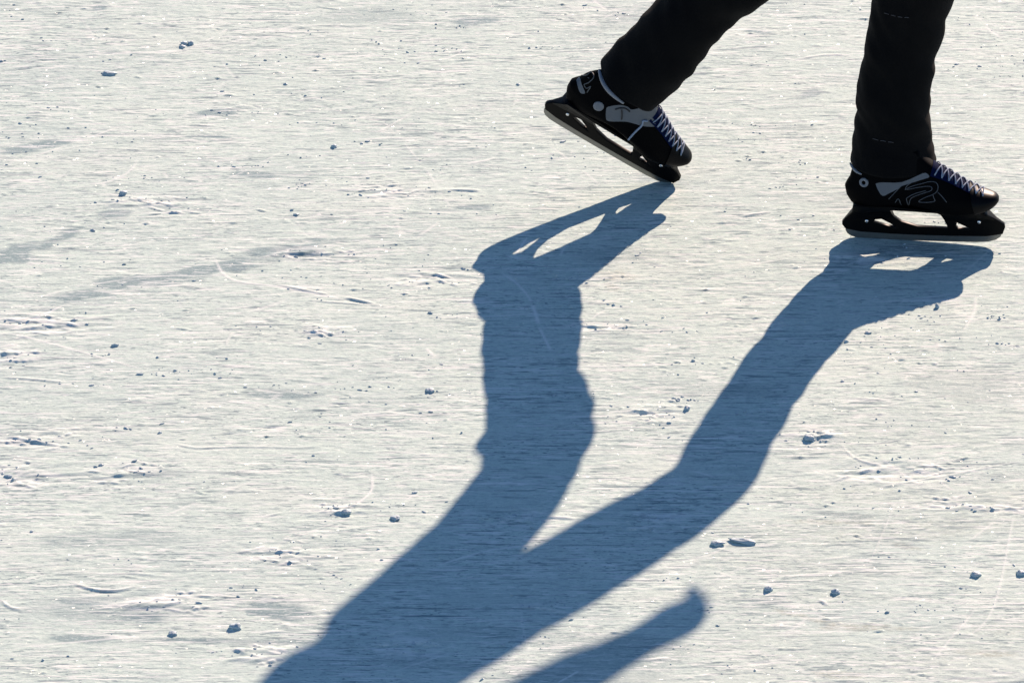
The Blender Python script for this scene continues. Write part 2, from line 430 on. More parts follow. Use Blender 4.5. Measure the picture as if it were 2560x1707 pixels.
for k in range(110):                                    # long faint blade cuts in every direction
    cx_, cy_ = rng.uniform(PX0, PX1), rng.uniform(PY0, PY1)
    ang = rng.normal(0, .35) if rng.random() < .7 else rng.uniform(-1.5, 1.5)
    ln = rng.uniform(.08, .55); bend = rng.normal(0, .5)
    t = np.arange(-.5, .5, .0016 / ln); a_ = ang + bend * t
    xs = cx_ + np.cumsum(np.cos(a_)) * .0016; ys = cy_ + np.cumsum(np.sin(a_)) * .0016
    fade = np.clip(1.1 - (2 * t) ** 2, 0, 1) * np.clip(.55 + .6 * np.sin(t * rng.uniform(4, 30) + rng.uniform(0, 6)), 0, 1)
    s_ = np.full(len(xs), rng.uniform(.0010, .0016))
    for q, v in zip(fp, (xs, ys, rng.uniform(.25, .8) * fade, s_)): q.append(v)
    for q, v in zip(rp, (xs, ys, rng.uniform(.0002, .0006) * fade, s_)): q.append(v)
for pts, wid in CUTS:
    xs, ys, t = polyline(pts)
    fade = np.clip(1.3 * (1 - (2 * t - 1) ** 4), 0, 1)
    s_ = np.full(len(xs), wid * .5)
    for q, v in zip(rp, (xs, ys, .0005 * fade, s_)): q.append(v)
    for q, v in zip(fp, (xs, ys, (.95 if pts[0][0] < -.6 else .55) * fade, s_)): q.append(v)
cat_ = lambda q: [np.concatenate(v) for v in q]
splat(groove, *cat_(gp), 'min')
splat(ridge, *cat_(rp), 'max')
splat(frost, *cat_(fp), 'max')
H += groove + ridge

GX, GY = np.meshgrid(gx, gy)
def blobs(items, soft):
    f = np.zeros((ny, nx))
    n1 = fnoise(.035, .014); n2 = fnoise(.010, .004)
    for (x, y, a, b, an) in items:
        u = (GX - x) * math.cos(an) + (GY - y) * math.sin(an)
        v = -(GX - x) * math.sin(an) + (GY - y) * math.cos(an)
        r = np.sqrt((u / a) ** 2 + (v / b) ** 2) / 1.22 + .26 * n1 + .16 * n2
        f = np.maximum(f, np.clip((1.15 - r) / soft, 0, 1))
    return f
slick = blobs(SLICK, .5)
fn = fnoise(.10, .03)
slick = np.maximum(slick, .5 * np.clip((fn - 1.55) / .6, 0, 1))
dirt = blobs(STAINS, .7) * .85
dirt = np.maximum(dirt, .30 * np.exp(-((GX - .05) / .55) ** 2 - ((GY + 1.15) / .5) ** 2) * np.clip(.6 + .5 * fnoise(.09, .02), 0, 1.3))
H = H * (1 - .55 * slick)
# crumbly places where snow has been thrown up
rough = np.zeros((ny, nx))
for (x, y, a, b) in ROUGH:
    rough = np.maximum(rough, np.exp(-((GX - x) / a) ** 2 - ((GY - y) / b) ** 2))
H += .0017 * rough * np.clip(fnoise(.0095, .0032, .1) - .7, 0, 2.2)
H += .0012 * rough * fnoise(.03, .0048, .08)
loose = np.clip(fnoise(.0052, .0031) - 2.7, 0, 1.2) * np.clip(fnoise(.08, .025) - .3, 0, 1)
H += .0016 * loose
frost = np.clip(frost + .6 * rough * np.clip(fnoise(.01, .004), 0, 1), 0, 1)
edge = np.minimum.reduce([np.clip((GX - PX0) / .12, 0, 1), np.clip((PX1 - GX) / .12, 0, 1),
                          np.clip((GY - PY0) / .12, 0, 1), np.clip((PY1 - GY) / .12, 0, 1)])
H *= edge
# the ice is level right under the two blades
for bx, by in ((.013, 0.0), (-.47, .22)):
    H *= 1 - .7 * np.exp(-((GX - bx) / .17) ** 2 - ((GY - by) / .05) ** 2)

def height_at(x, y):
    i = min(max(int(round((x - PX0) / dx)), 0), nx - 1); j = min(max(int(round((y - PY0) / dy)), 0), ny - 1)
    return float(H[j, i])

co = np.stack([GX, GY, H], -1).reshape(-1, 3)
BIG = 400.0
outer = np.array([(-BIG, -BIG, 0), (BIG, -BIG, 0), (BIG, BIG, 0), (-BIG, BIG, 0)])
nv = len(co)
ii = np.arange(nx * (ny - 1)).reshape(ny - 1, nx)[:, :-1].ravel()
quads = np.stack([ii, ii + 1, ii + nx + 1, ii + nx], -1)
c00, c10, c11, c01 = 0, nx - 1, nx * ny - 1, nx * (ny - 1)
ring = np.array([(nv, nv + 1, c10, c00), (nv + 1, nv + 2, c11, c10), (nv + 2, nv + 3, c01, c11), (nv + 3, nv, c00, c01)])
quads = np.concatenate([quads, ring])
ice_me = bpy.data.meshes.new('ice')
ice_me.vertices.add(nv + 4)
ice_me.vertices.foreach_set('co', np.concatenate([co, outer]).astype(np.float32).ravel())
ice_me.loops.add(quads.size)
ice_me.loops.foreach_set('vertex_index', quads.astype(np.int32).ravel())
ice_me.polygons.add(len(quads))
ice_me.polygons.foreach_set('loop_start', np.arange(0, quads.size, 4, dtype=np.int32))
ice_me.polygons.foreach_set('use_smooth', np.ones(len(quads), bool))
ice_me.update(calc_edges=True)
for nm, f in (('slick', slick), ('dirt', dirt), ('frost', frost)):
    at = ice_me.attributes.new(nm, 'FLOAT', 'POINT')
    at.data.foreach_set('value', np.concatenate([f.ravel(), np.zeros(4)]).astype(np.float32))
ice = link('ice', ice_me, M_ICE, smooth=False)
tag(ice, 'scratched white ice of the skating rink with blue-grey slick patches', kind='structure')

# loose crumbs of ice shavings, too many to count
ico = bmesh.new(); bmesh.ops.create_icosphere(ico, subdivisions=1, radius=1)
IV = np.array([v.co[:] for v in ico.verts]); IF = [tuple(v.index for v in f.verts) for f in ico.faces]; ico.free()
V, Fc = [], []
def crumb(x, y, r, ex):
    z = height_at(x, y)
    v = IV * (1 + rng.normal(0, .22, (len(IV), 1)))
    v = v * np.array([r * ex, r * rng.uniform(.7, 1.1), r * rng.uniform(.5, .8)])
    a = rng.normal(0, .35)
    v = np.stack([v[:, 0] * math.cos(a) - v[:, 1] * math.sin(a), v[:, 0] * math.sin(a) + v[:, 1] * math.cos(a), v[:, 2]], -1)
    k = len(V)
    V.extend((v + np.array([x, y, z + r * .25])).tolist())
    Fc.extend(tuple(i + k for i in f) for f in IF)
for k in range(560):
    x0, y0 = rng.uniform(PX0 + .1, PX1 - .1), rng.uniform(PY0 + .1, PY1 - .1)
    spread = rng.uniform(.01, .09)
    for q in range(int(1 + rng.exponential(3.2))):
        crumb(x0 + rng.normal(0, spread), y0 + rng.normal(0, .10 * spread + .004), min(.0036, .0009 * math.exp(rng.normal(.2, .45))), rng.uniform(1, 2.2))
for (x, y, a, b) in ROUGH:
    for q in range(15):
        crumb(x + rng.normal(0, a * .6), y + rng.normal(0, b * .6), min(.0036, .0010 * math.exp(rng.normal(.2, .45))), rng.uniform(1, 2.4))
crumbs = link('ice_crumbs', mesh_from('ice_crumbs', V, Fc), M_CHUNK, smooth=False)
tag(crumbs, 'loose white crumbs of ice shavings scattered over the rink', 'ice crumbs', kind='stuff')

# ------------------------------------------------------------------ the skater
# body first (one continuous skinned figure); clothing and skates are its children
def skin_mesh(nodes, edges, root, levels=1):
    me = bpy.data.meshes.new('person')
    names = list(nodes)
    me.from_pydata([nodes[n][0] for n in names], [(names.index(a), names.index(b)) for a, b in edges], 1 and [])
    o = bpy.data.objects.new('person', me)
    COL.objects.link(o)
    sk = o.modifiers.new('skin', 'SKIN')
    for i, n in enumerate(names):
        r = nodes[n][1]
        me.skin_vertices[0].data[i].radius = r if hasattr(r, '__len__') else (r, r)
        me.skin_vertices[0].data[i].use_root = (n == root)
    ss = o.modifiers.new('smooth', 'SUBSURF'); ss.levels = levels; ss.render_levels = levels
    out = evaluated_mesh(o)
    bpy.data.objects.remove(o)
    bpy.data.meshes.remove(me)
    return out

Rhem = (-.050, .042, .165); Rknee = (-.016, .065, .510); Rhip = (-.245, .115, .900)
Lhem = (-.533, .181, .258); Lknee = (-.345, .165, .490); Lhip = (-.265, .265, .900)
PEL = (-.265, .190, .950); CHEST = (-.15, .20, 1.27); NECK = (-.06, .205, 1.45)
LSH = (-.12, .345, 1.36); LEL = (.072, .280, 1.03); LWR = (.180, .290, .937)
RSH = (-.14, .03, 1.37); REL = (-.36, -.06, 1.20); RWR = (-.56, -.03, 1.08)
nodes = {
 'pelvis': (PEL, .11), 'waist': ((-.21, .195, 1.09), .11), 'chest': (CHEST, .125), 'neck': (NECK, .055),
 'jaw': ((-.035, .205, 1.53), .07), 'head': ((-.03, .205, 1.61), .095), 'crown': ((-.03, .205, 1.68), .07), 'nose': ((.075, .205, 1.57), .014),
 'rhip': (Rhip, .075), 'rknee': (Rknee, .05), 'rank': ((-.062, .030, .20), .030), 'rball': ((.03, 0, .108), .018),
 'lhip': (Lhip, .075), 'lknee': (Lknee, .05), 'lank': ((-.555, .185, .235), .030), 'lball': ((-.50, .2, .135), .018),
 'lsh': (LSH, .055), 'lel': (LEL, .04), 'lwr': (LWR, .027), 'rsh': (RSH, .055), 'rel': (REL, .04), 'rwr': (RWR, .027)}
edges = [('pelvis', 'waist'), ('waist', 'chest'), ('chest', 'neck'), ('neck', 'jaw'), ('jaw', 'head'), ('head', 'crown'), ('head', 'nose'),
 ('pelvis', 'rhip'), ('rhip', 'rknee'), ('rknee', 'rank'), ('rank', 'rball'), ('pelvis', 'lhip'), ('lhip', 'lknee'), ('lknee', 'lank'), ('lank', 'lball'),
 ('chest', 'lsh'), ('lsh', 'lel'), ('lel', 'lwr'), ('chest', 'rsh'), ('rsh', 'rel'), ('rel', 'rwr')]
def add_hand(side, wr, el):
    wr, el = Vector(wr), Vector(el)
    fwd = (wr - el).normalized()
    up = Vector((0, 0, 1)); lat = fwd.cross(up).normalized(); dn = lat.cross(fwd).normalized() * -1
    palm = wr + fwd * .034
    nodes[side + 'palm'] = (tuple(palm), (.034, .02)); edges.append((side + 'wr', side + 'palm'))
    kn = wr + fwd * .062
    nodes[side + 'knuckles'] = (tuple(kn), (.036, .017)); edges.append((side + 'palm', side + 'knuckles'))
    for i, (off, ln) in enumerate(((-.030, .062), (-.010, .072), (.010, .068), (.029, .052))):
        b = kn + lat * off
        p1 = b + fwd * ln * .30 + dn * ln * .25
        p2 = b + fwd * ln * .10 + dn * ln * .62
        nodes['%sf%da' % (side, i)] = (tuple(p1), .0095); nodes['%sf%db' % (side, i)] = (tuple(p2), .0085)
        edges.extend([(side + 'knuckles', '%sf%da' % (side, i)), ('%sf%da' % (side, i), '%sf%db' % (side, i))])
    th = palm + lat * (.020 if side == 'l' else -.020)
    t2 = th + fwd * .045 + dn * .02
    nodes[side + 'ta'] = (tuple(th), .010); nodes[side + 'tb'] = (tuple(t2), .009)
    edges.extend([(side + 'palm', side + 'ta'), (side + 'ta', side + 'tb')])
add_hand('l', LWR, LEL); add_hand('r', RWR, REL)
person = link('person', skin_mesh(nodes, edges, 'pelvis'), M_SKIN)
tag(person, 'skater in black trousers gliding to the right on dark ice skates', 'person')

# ---- trousers
def leg_rings(stations, seed, segs=44, per=9, fold=None, sag=0):
    """stations: (x, y, z, forward radius, side radius) from the hem up"""
    st = catmull(stations, per)
    n = len(st)
    C = [Vector(s[:3]) for s in st]
    V = []
    for i, s in enumerate(st):
        t = (C[min(i + 1, n - 1)] - C[max(i - 1, 0)]).normalized()
        side = Vector((0, 1, 0)); side = (side - t * side.dot(t)).normalized()
        fwd = side.cross(t).normalized()
        if fwd.x < 0: fwd = -fwd
        for k in range(segs):
            a = 2 * math.pi * k / segs
            q = C[i] + fwd * math.cos(a) * s[3] + side * math.sin(a) * s[4]
            nrm = (q - C[i]).normalized()
            f = i / n
            w = noise.noise(Vector((q.x * 9 + seed, q.y * 9, q.z * 16))) * .0075 + noise.noise(Vector((q.x * 22 + seed, q.y * 16, q.z * 38 + 3 * math.cos(a)))) * .0055
            if sag and i < 10: q.z -= sag * max(0, -math.sin(a)) * (1 - i / 10) - .25 * sag * (1 - i / 10)
            if fold:                                     # cloth bunched behind the bent knee
                w += .011 * math.exp(-((q.z - fold) / .010) ** 2) * max(0, -math.cos(a)) ** 3
                w += .004 * math.exp(-((q.z - fold - .045) / .012) ** 2) * max(0, -math.cos(a)) ** 2
            V.append(q + nrm * w)
    return V, n

def leg_mesh_data(stations, seed, segs=44, per=12, fold=None, sag=0):
    V, n = leg_rings(stations, seed, segs, per, fold, sag)
    Fc = []
    for i in range(n - 1):
        for k in range(segs):
            l = (k + 1) % segs
            Fc.append((i * segs + k, i * segs + l, (i + 1) * segs + l, (i + 1) * segs + k))
    # turned-in hem with a cloth thickness
    c0 = sum((V[k] for k in range(segs)), Vector()) / segs
    b1, b2 = len(V), len(V) + segs
    up = (sum((V[2 * segs + k] for k in range(segs)), Vector()) / segs - c0)
    V += [V[k] + (c0 - V[k]) * .05 - up * .04 for k in range(segs)]
    V += [V[k] + (c0 - V[k]) * .07 + up * 1.2 for k in range(segs)]
    for k in range(segs):
        l = (k + 1) % segs
        Fc.append((k, b1 + k, b1 + l, l)); Fc.append((b1 + k, b2 + k, b2 + l, b1 + l))
    Fc.append(tuple((n - 1) * segs + k for k in range(segs)))
    return V, Fc, [V[k].copy() for k in range(segs)]

R_ST = [(-.050, .036, .150, .0780, .076), (-.050, .044, .180, .0745, .071), (-.049, .050, .235, .0700, .069), (-.048, .055, .300, .0705, .069), (-.042, .063, .370, .0700, .070),
        (-.027, .070, .450, .0720, .072), (-.014, .068, .530, .0760, .074), (-.046, .085, .610, .077, .078), (-.107, .105, .700, .081, .083), (-.190, .115, .800, .087, .090), (-.275, .130, .920, .092, .09)]
L_ST = [(-.547, .180, .240, .0720, .068), (-.520, .178, .274, .0735, .069), (-.470, .175, .340, .0710, .070), (-.411, .180, .410, .0685, .073), (-.349, .172, .478, .0755, .075),
        (-.298, .180, .550, .078, .076), (-.265, .215, .645, .083, .082), (-.260, .245, .760, .090, .088), (-.285, .260, .920, .105, .10)]
def ellipse_tube(stations, segs=40, per=8):
    V, n = leg_rings(stations, 4.0, segs, per)
    Fc = [(i * segs + k, i * segs + (k + 1) % segs, (i + 1) * segs + (k + 1) % segs, (i + 1) * segs + k) for i in range(n - 1) for k in range(segs)]
    Fc.append(tuple(range(segs - 1, -1, -1))); Fc.append(tuple((n - 1) * segs + k for k in range(segs)))
    return V, Fc
V, Fc, rim = [], [], []
for st, seed, fold, sag in ((R_ST, 1.7, None, .022), (L_ST, 8.3, .512, .006)):
    v, f, r_ = leg_mesh_data(st, seed, fold=fold, sag=sag)
    k = len(V); V += v; Fc += [tuple(i + k for i in q) for q in f]; rim.append(r_)
v, f = ellipse_tube([(-.285, .190, .835, .07, .11), (-.288, .190, .90, .098, .15), (-.280, .192, .98, .118, .155), (-.25, .195, 1.05, .12, .155)])
k = len(V); V += v; Fc += [tuple(i + k for i in q) for q in f]
trousers = link('trousers', mesh_from('trousers', V, Fc), M_CLOTH, person)
tag(trousers, 'straight black trousers, loosely creased, hanging over the boot tops')
def hem_arc(rm, a0, a1, off, rad, name, mat):
    segs = len(rm)
    c0 = sum(rm, Vector()) / segs
    pts = []
    for q in range(25):
        a = a0 + (a1 - a0) * q / 24
        i = a / (2 * math.pi) * segs
        p = rm[int(math.floor(i)) % segs].lerp(rm[(int(math.floor(i)) + 1) % segs], i % 1)
        pts.append(p + (p - c0).normalized() * .0005 + off)
    return link(name, tube_mesh(name, [(pts, [rad * (.35 + .65 * math.sin(math.pi * min(1, .12 + t / 24 * .8))) for t in range(25)], False)]), mat, trousers)
hem_arc(rim[1], R(192), R(264), Vector((-.003, 0, -.004)), .0042, 'hem_piping', M_PIPING)
hem_arc(rim[0], R(186), R(222), Vector((0, 0, -.004)), .0030, 'hem_piping', M_PIPING)
tr_bvh = BVHTree.FromPolygons([tuple(q) for q in V], Fc)
VIEW = Vector((0, .866, -.5))
def on_cloth(x, z, out=.0008):
    h = tr_bvh.ray_cast(Vector((x, -.6, z)), Vector((0, 1, 0)))
    return (h[0] + h[1] * out) if h[0] is not None else None
def stitch(pts):
    P = [on_cloth(*p) for p in pts]
    P = [p for p in P if p is not None]
    if len(P) > 1:
        link('stitching', tube_mesh('stitching', [(P, .0008, False)], 5), M_STITCH, trousers)
for q in range(4):
    x = -.075 + q * .012
    stitch([(x, .475), (x + .004, .4755), (x + .008, .475)])
for q in range(3):
    x = -.09 + q * .014
    stitch([(x, .222), (x + .005, .2225), (x + .010, .222)])

# ---- jacket with sleeves, cap (above the picture, but they shade the ice)
V, Fc = [], []
for st in ([(-.290, .19, .955, .143, .165), (-.284, .19, .995, .148, .172), (-.255, .195, 1.08, .145, .180), (-.16, .20, 1.25, .165, .20), (-.12, .205, 1.38, .13, .19), (-.075, .205, 1.45, .065, .075)],
           [(-.13, .30, 1.39, .07, .07), (-.11, .345, 1.33, .065, .065), (-.01, .315, 1.16, .056, .056), (.070, .280, 1.03, .050, .050), (.120, .272, .978, .041, .041), (.162, .280, .948, .036, .036), (.185, .292, .934, .033, .033)],
           [(-.13, .10, 1.39, .07, .07), (-.17, .03, 1.34, .065, .065), (-.27, -.03, 1.26, .056, .056), (-.36, -.06, 1.20, .050, .050), (-.47, -.045, 1.14, .044, .044), (-.56, -.03, 1.085, .038, .038)]):
    v, f = ellipse_tube(st, 32, 6)
    k = len(V); V += v; Fc += [tuple(i + k for i in q) for q in f]
link('jacket', mesh_from('jacket', V, Fc), M_JACKET, person)
for wr, el in ((LWR, LEL), (RWR, REL)):                # closed mittens
    w_, d_ = Vector(wr), (Vector(wr) - Vector(el)).normalized()
    d_ = (d_ + Vector((.15, .25, .12)) * (1 if wr is LWR else 0)).normalized()
    st = [tuple(w_ + d_ * t) + (r1, r2) for t, r1, r2 in ((-.03, .034, .034), (.0, .031, .032), (.028, .034, .034), (.052, .034, .034), (.072, .030, .030), (.088, .021, .021), (.095, .007, .007))]
    v, f = ellipse_tube(st, 24, 5)
    link('mitten', mesh_from('mitten', v, f), M_JACKET, person)
V, Fc = ellipse_tube([(-.03, .205, 1.62, .104, .094), (-.035, .205, 1.66, .105, .096), (-.04, .205, 1.71, .085, .078), (-.04, .205, 1.735, .03, .03)], 28, 6)
link('knit_cap', mesh_from('knit_cap', V, Fc), M_HAT, person)

# ------------------------------------------------------------------ ice skates
RIGHT_STRAP = [(-0.0915, 0.1189), (-0.0796, 0.1219), (-0.0411, 0.1242), (-0.0029, 0.1441), (0.006, 0.1427), (0.009, 0.1361), (-0.0042, 0.1306), (-0.0411, 0.1158), (-0.047, 0.1105), (-0.0647, 0.0997), (-0.078, 0.0933), (-0.0869, 0.1056)]
RIGHT_RIVET = (-0.1137, 0.1202)
RIGHT_LOGO = [[(-0.0358, 0.1075), (-0.0248, 0.1147), (-0.0041, 0.1222), (0.0121, 0.127), (0.0224, 0.1249), (0.0262, 0.1166), (0.0241, 0.1065), (0.0168, 0.0995), (0.0035, 0.0931), (-0.0068, 0.0868), (-0.009, 0.0825), (0.0051, 0.0822), (0.0199, 0.0853), (0.0183, 0.0928), (0.0168, 0.0986)], [(-0.0358, 0.1075), (-0.0322, 0.1161), (-0.0205, 0.1266)], [(-0.0329, 0.1077), (-0.0115, 0.1135), (0.0063, 0.1167), (0.0144, 0.1145), (0.013, 0.1077), (0.0005, 0.1022), (-0.0202, 0.093), (-0.026, 0.086), (-0.0282, 0.0758)], [(-0.0297, 0.0758), (-0.0327, 0.0858), (-0.0313, 0.0909), (-0.0173, 0.0998), (0.0034, 0.1074)], [(0.0256, 0.1048), (0.0331, 0.0967), (0.0429, 0.0836)], [(-0.0542, 0.0799), (-0.0483, 0.0877), (-0.043, 0.0752)], [(-0.0668, 0.0861), (-0.0499, 0.107), (-0.0367, 0.1201), (-0.0043, 0.134)]]
LEFT_STRAP = [(-0.0556, 0.0959), (-0.0583, 0.1068), (-0.0436, 0.1268), (-0.0288, 0.1335), (-0.0194, 0.1321), (-0.0074, 0.1529), (-0.0035, 0.1731), (0.0139, 0.1789), (0.0234, 0.1676), (0.0438, 0.1362), (0.0392, 0.1236), (0.0224, 0.11), (0.0036, 0.1029), (-0.0112, 0.0962), (-0.036, 0.0753), (-0.0461, 0.0811)]
LEFT_RIVET = (-0.0724, 0.0956)
LEFT_BUCKLE = [[(-0.0442, 0.1112), (-0.0393, 0.12), (-0.0308, 0.1267), (-0.0194, 0.1254)], [(-0.0341, 0.1187), (-0.0267, 0.1088), (-0.02, 0.0966)]]
LEFT_HEEL_PATCH = [(-0.1426, 0.1263), (-0.1419, 0.1369), (-0.1279, 0.1231), (-0.1113, 0.1085), (-0.118, 0.1024), (-0.1313, 0.1135)]
LEFT_HEEL_LOGO = [[(-0.1439, 0.1416), (-0.1345, 0.1501), (-0.1325, 0.1635), (-0.1214, 0.1554), (-0.1212, 0.1358), (-0.1246, 0.1262), (-0.1159, 0.1208), (-0.1126, 0.1305), (-0.1092, 0.112)]]
LEFT_LACE_END = [(0.0194, 0.0603), (0.0179, 0.0841), (0.0177, 0.1108), (0.0129, 0.1215), (0.0196, 0.1275)]
LEFT_SCREW = (-0.069, 0.0252)
RIGHT_CUFF_MARK = [(-0.1154, 0.1675), (-0.1095, 0.1661), (-0.102, 0.1538), (-0.105, 0.1528)]

SOLE_X = [-.16, -.131, -.075, -.02, .0305, .075, .113, .15]
SOLE_Z = [.081, .080, .082, .081, .075, .0715, .073, .082]
def sole(x): return float(np.interp(x, SOLE_X, SOLE_Z))
TOP = .255
K_H = [0, .02, .10, .20, .25, .30, .42, .52, .60, 1.0]
X_H = [-.128, -.139, -.147, -.150, -.146, -.141, -.136, -.124, -.112, -.100]
K_T = [0, .035, .07, .10, .13, .16, .195, .235, .31, .41, .51, .60, .70, 1.0]
X_T = [.112, .133, .140, .1405, .137, .128, .115, .098, .074, .045, .016, -.005, -.012, -.012]
W_K = [0, .03, .10, .18, .30, .45, .60, 1.0]
W_M = [.84, .95, 1.0, .98, .84, .68, .62, .62]
def boot_mesh():
    segs, V, Fc = 64, [], []
    ks = [0, .008, .02, .035, .055, .08, .105, .13, .155, .18, .2, .22, .24, .265, .3, .34, .38, .43, .48, .54, .6, .67]
    for k in ks:
        xh, xt = np.interp(k, K_H, X_H), np.interp(k, K_T, X_T)
        wm = np.interp(k, W_K, W_M)
        for s in range(segs):
            a = 2 * math.pi * s / segs
            ca, sa = math.cos(a), math.sin(a)
            x = (xh + xt) / 2 + (xt - xh) / 2 * math.copysign(abs(ca) ** .82, ca)
            u = (x + .15) / .29
            half = np.interp(u, [0, .15, .35, .55, .72, .85, 1.0], [.033, .036, .034, .039, .046, .044, .034])
            waist = .48 * math.exp(-((x + .022) / .05) ** 2) * max(0, 1 - k / .10)
            y = half * wm * (1 - waist) * math.copysign(abs(sa) ** .72, sa)
            z = sole(x) + (TOP - sole(x)) * k
            # the instep is a rounded ridge, not a flat cut
            V.append((x, y, z))
    n = len(ks)
    for i in range(n - 1):
        for s in range(segs):
            t = (s + 1) % segs
            Fc.append((i * segs + s, i * segs + t, (i + 1) * segs + t, (i + 1) * segs + s))
    Fc.append(tuple(range(segs - 1, -1, -1))); Fc.append(tuple((n - 1) * segs + s for s in range(segs)))
    return V, Fc
BV, BF = boot_mesh()
BOOT = BVHTree.FromPolygons(BV, BF)

def on_boot(x, z, view, out=.0009):
    """point of the boot surface met when looking at (x, 0, z) of the skate's middle plane along view"""
    d = Vector(view).normalized()
    p = Vector((x, 0, z))
    h = BOOT.ray_cast(p - d * .5, d)
    if h[0] is None:
        h = BOOT.find_nearest(p - d * .05)
    nrm = h[1] if h[1].dot(d) < 0 else -h[1]
    return h[0] + nrm * out
def from_above(x, y, out):
    h = BOOT.ray_cast(Vector((x + .10, y, .40)), Vector((-.25, 0, -1)).normalized())
    if h[0] is None: h = BOOT.find_nearest(Vector((x, y, .15)))
    return h[0] + h[1] * out

def flat_shape(outline, holes=(), depth=0.0, bevel=0.0):
    """filled 2-D outline with holes as a mesh in the x-y plane"""
    cu = bpy.data.curves.new('outline', 'CURVE'); cu.dimensions = '2D'; cu.fill_mode = 'BOTH'
    cu.extrude = depth; cu.bevel_depth = bevel; cu.bevel_resolution = 1
    for pl in [outline] + list(holes):
        sp = cu.splines.new('POLY'); sp.points.add(len(pl) - 1); sp.use_cyclic_u = True
        for q, (x, y) in zip(sp.points, pl): q.co = (x, y, 0, 1)
    o = bpy.data.objects.new('outline', cu); COL.objects.link(o)
    me = evaluated_mesh(o)
    bpy.data.objects.remove(o); bpy.data.curves.remove(cu)
    return me
def patch(name, outline, view, mat, parent, out=.0012):
    me = flat_shape([tuple(p) for p in catmull(outline + [outline[0]], 3)][:-1])
    bm = bmesh.new(); bm.from_mesh(me)
    bmesh.ops.remove_doubles(bm, verts=bm.verts, dist=1e-6)
    for q in range(3):
        es = [e for e in bm.edges if e.calc_length() > .006]
        if es: bmesh.ops.subdivide_edges(bm, edges=es, cuts=1)
        bmesh.ops.triangulate(bm, faces=bm.faces)
    for v in bm.verts: v.co = on_boot(v.co.x, v.co.y, view, out)
    bmesh.ops.recalc_face_normals(bm, faces=bm.faces)
    bm.to_mesh(me); bm.free()
    return link(name, me, mat, parent)
def lines(name, polys, view, mat, parent, rad=.0011, out=.0006):
    st = []
    for pl in polys:
        P = catmull(pl, 5) if len(pl) > 2 else [np.array(pl[0]) + (np.array(pl[1]) - np.array(pl[0])) * t for t in np.linspace(0, 1, 6)]
        st.append(([on_boot(float(q[0]), float(q[1]), view, out) for q in P], rad, False))
    return link(name, tube_mesh(name, st, 6), mat, parent)
def ring_rivet(name, c, r_out, r_in, view, mat, parent):
    p = on_boot(c[0], c[1], view, 0); e1 = on_boot(c[0] + .006, c[1], view, 0); e2 = on_boot(c[0], c[1] + .006, view, 0)
    u = (e1 - p).normalized(); nrm = u.cross(e2 - p).normalized(); w = nrm.cross(u).normalized()
    if nrm.dot(Vector(view)) > 0: nrm = -nrm
    V, Fc, n = [], [], 24
    prof = [(r_out, -.001), (r_out, .0012), (r_out * .85, .0022)] + ([(r_in, .0022), (r_in, .0004)] if r_in > 0 else [(r_out * .3, .0026)])
    for (rr, hh) in prof:
        for k in range(n):
            a = 2 * math.pi * k / n
            V.append(p + u * math.cos(a) * rr + w * math.sin(a) * rr + nrm * hh)
    m = len(prof)
    for i in range(m - 1):
        for k in range(n):
            l = (k + 1) % n
            Fc.append((i * n + k, i * n + l, (i + 1) * n + l, (i + 1) * n + k))
    if r_in <= 0: Fc.append(tuple((m - 1) * n + k for k in range(n)))
    return link(name, mesh_from(name, V, Fc), mat, parent)

HOLDER = [(-.1475, .0225), (-.1535, .031), (-.1535, .036), (-.147, .045), (-.135, .060), (-.131, .083), (-.061, .084), (.0305, .077), (.075, .074), (.113, .076),
          (.122, .064), (.138, .0515), (.1515, .042), (.153, .036), (.149, .0225), (.12, .0165), (.06, .0148), (0, .0145), (-.06, .0150), (-.12, .0175)]
WIN_MAIN = [(-.064, .0765), (-.062, .060), (-.057, .050), (-.042, .0390), (-.012, .0300), (.044, .0285), (.0475, .0315), (.040, .048), (.033, .062), (.026, .0705), (-.02, .0755)]
WIN_REAR = [(-.097, .0375), (-.093, .0445), (-.080, .0465), (-.064, .038), (-.046, .0255), (-.066, .0285)]
WIN_FRONT = [(.0625, .0445), (.060, .035), (.065, .0280), (.100, .0290), (.082, .0350)]
RUNNER = [(-.1475, .0235), (-.1482, .0175), (-.145, .011), (-.138, .0055), (-.127, .0022), (-.105, .0008), (-.06, .0002), (0, 0), (.06, .0002), (.10, .0010), (.122, .0028), (.137, .0075), (.1455, .014), (.149, .0235),
          (.12, .0185), (.06, .0165), (0, .0160), (-.06, .0165), (-.12, .0190)]
def upright(me):
    for v in me.vertices: v.co = (v.co.x, v.co.z, v.co.y)
    me.flip_normals()
    return me

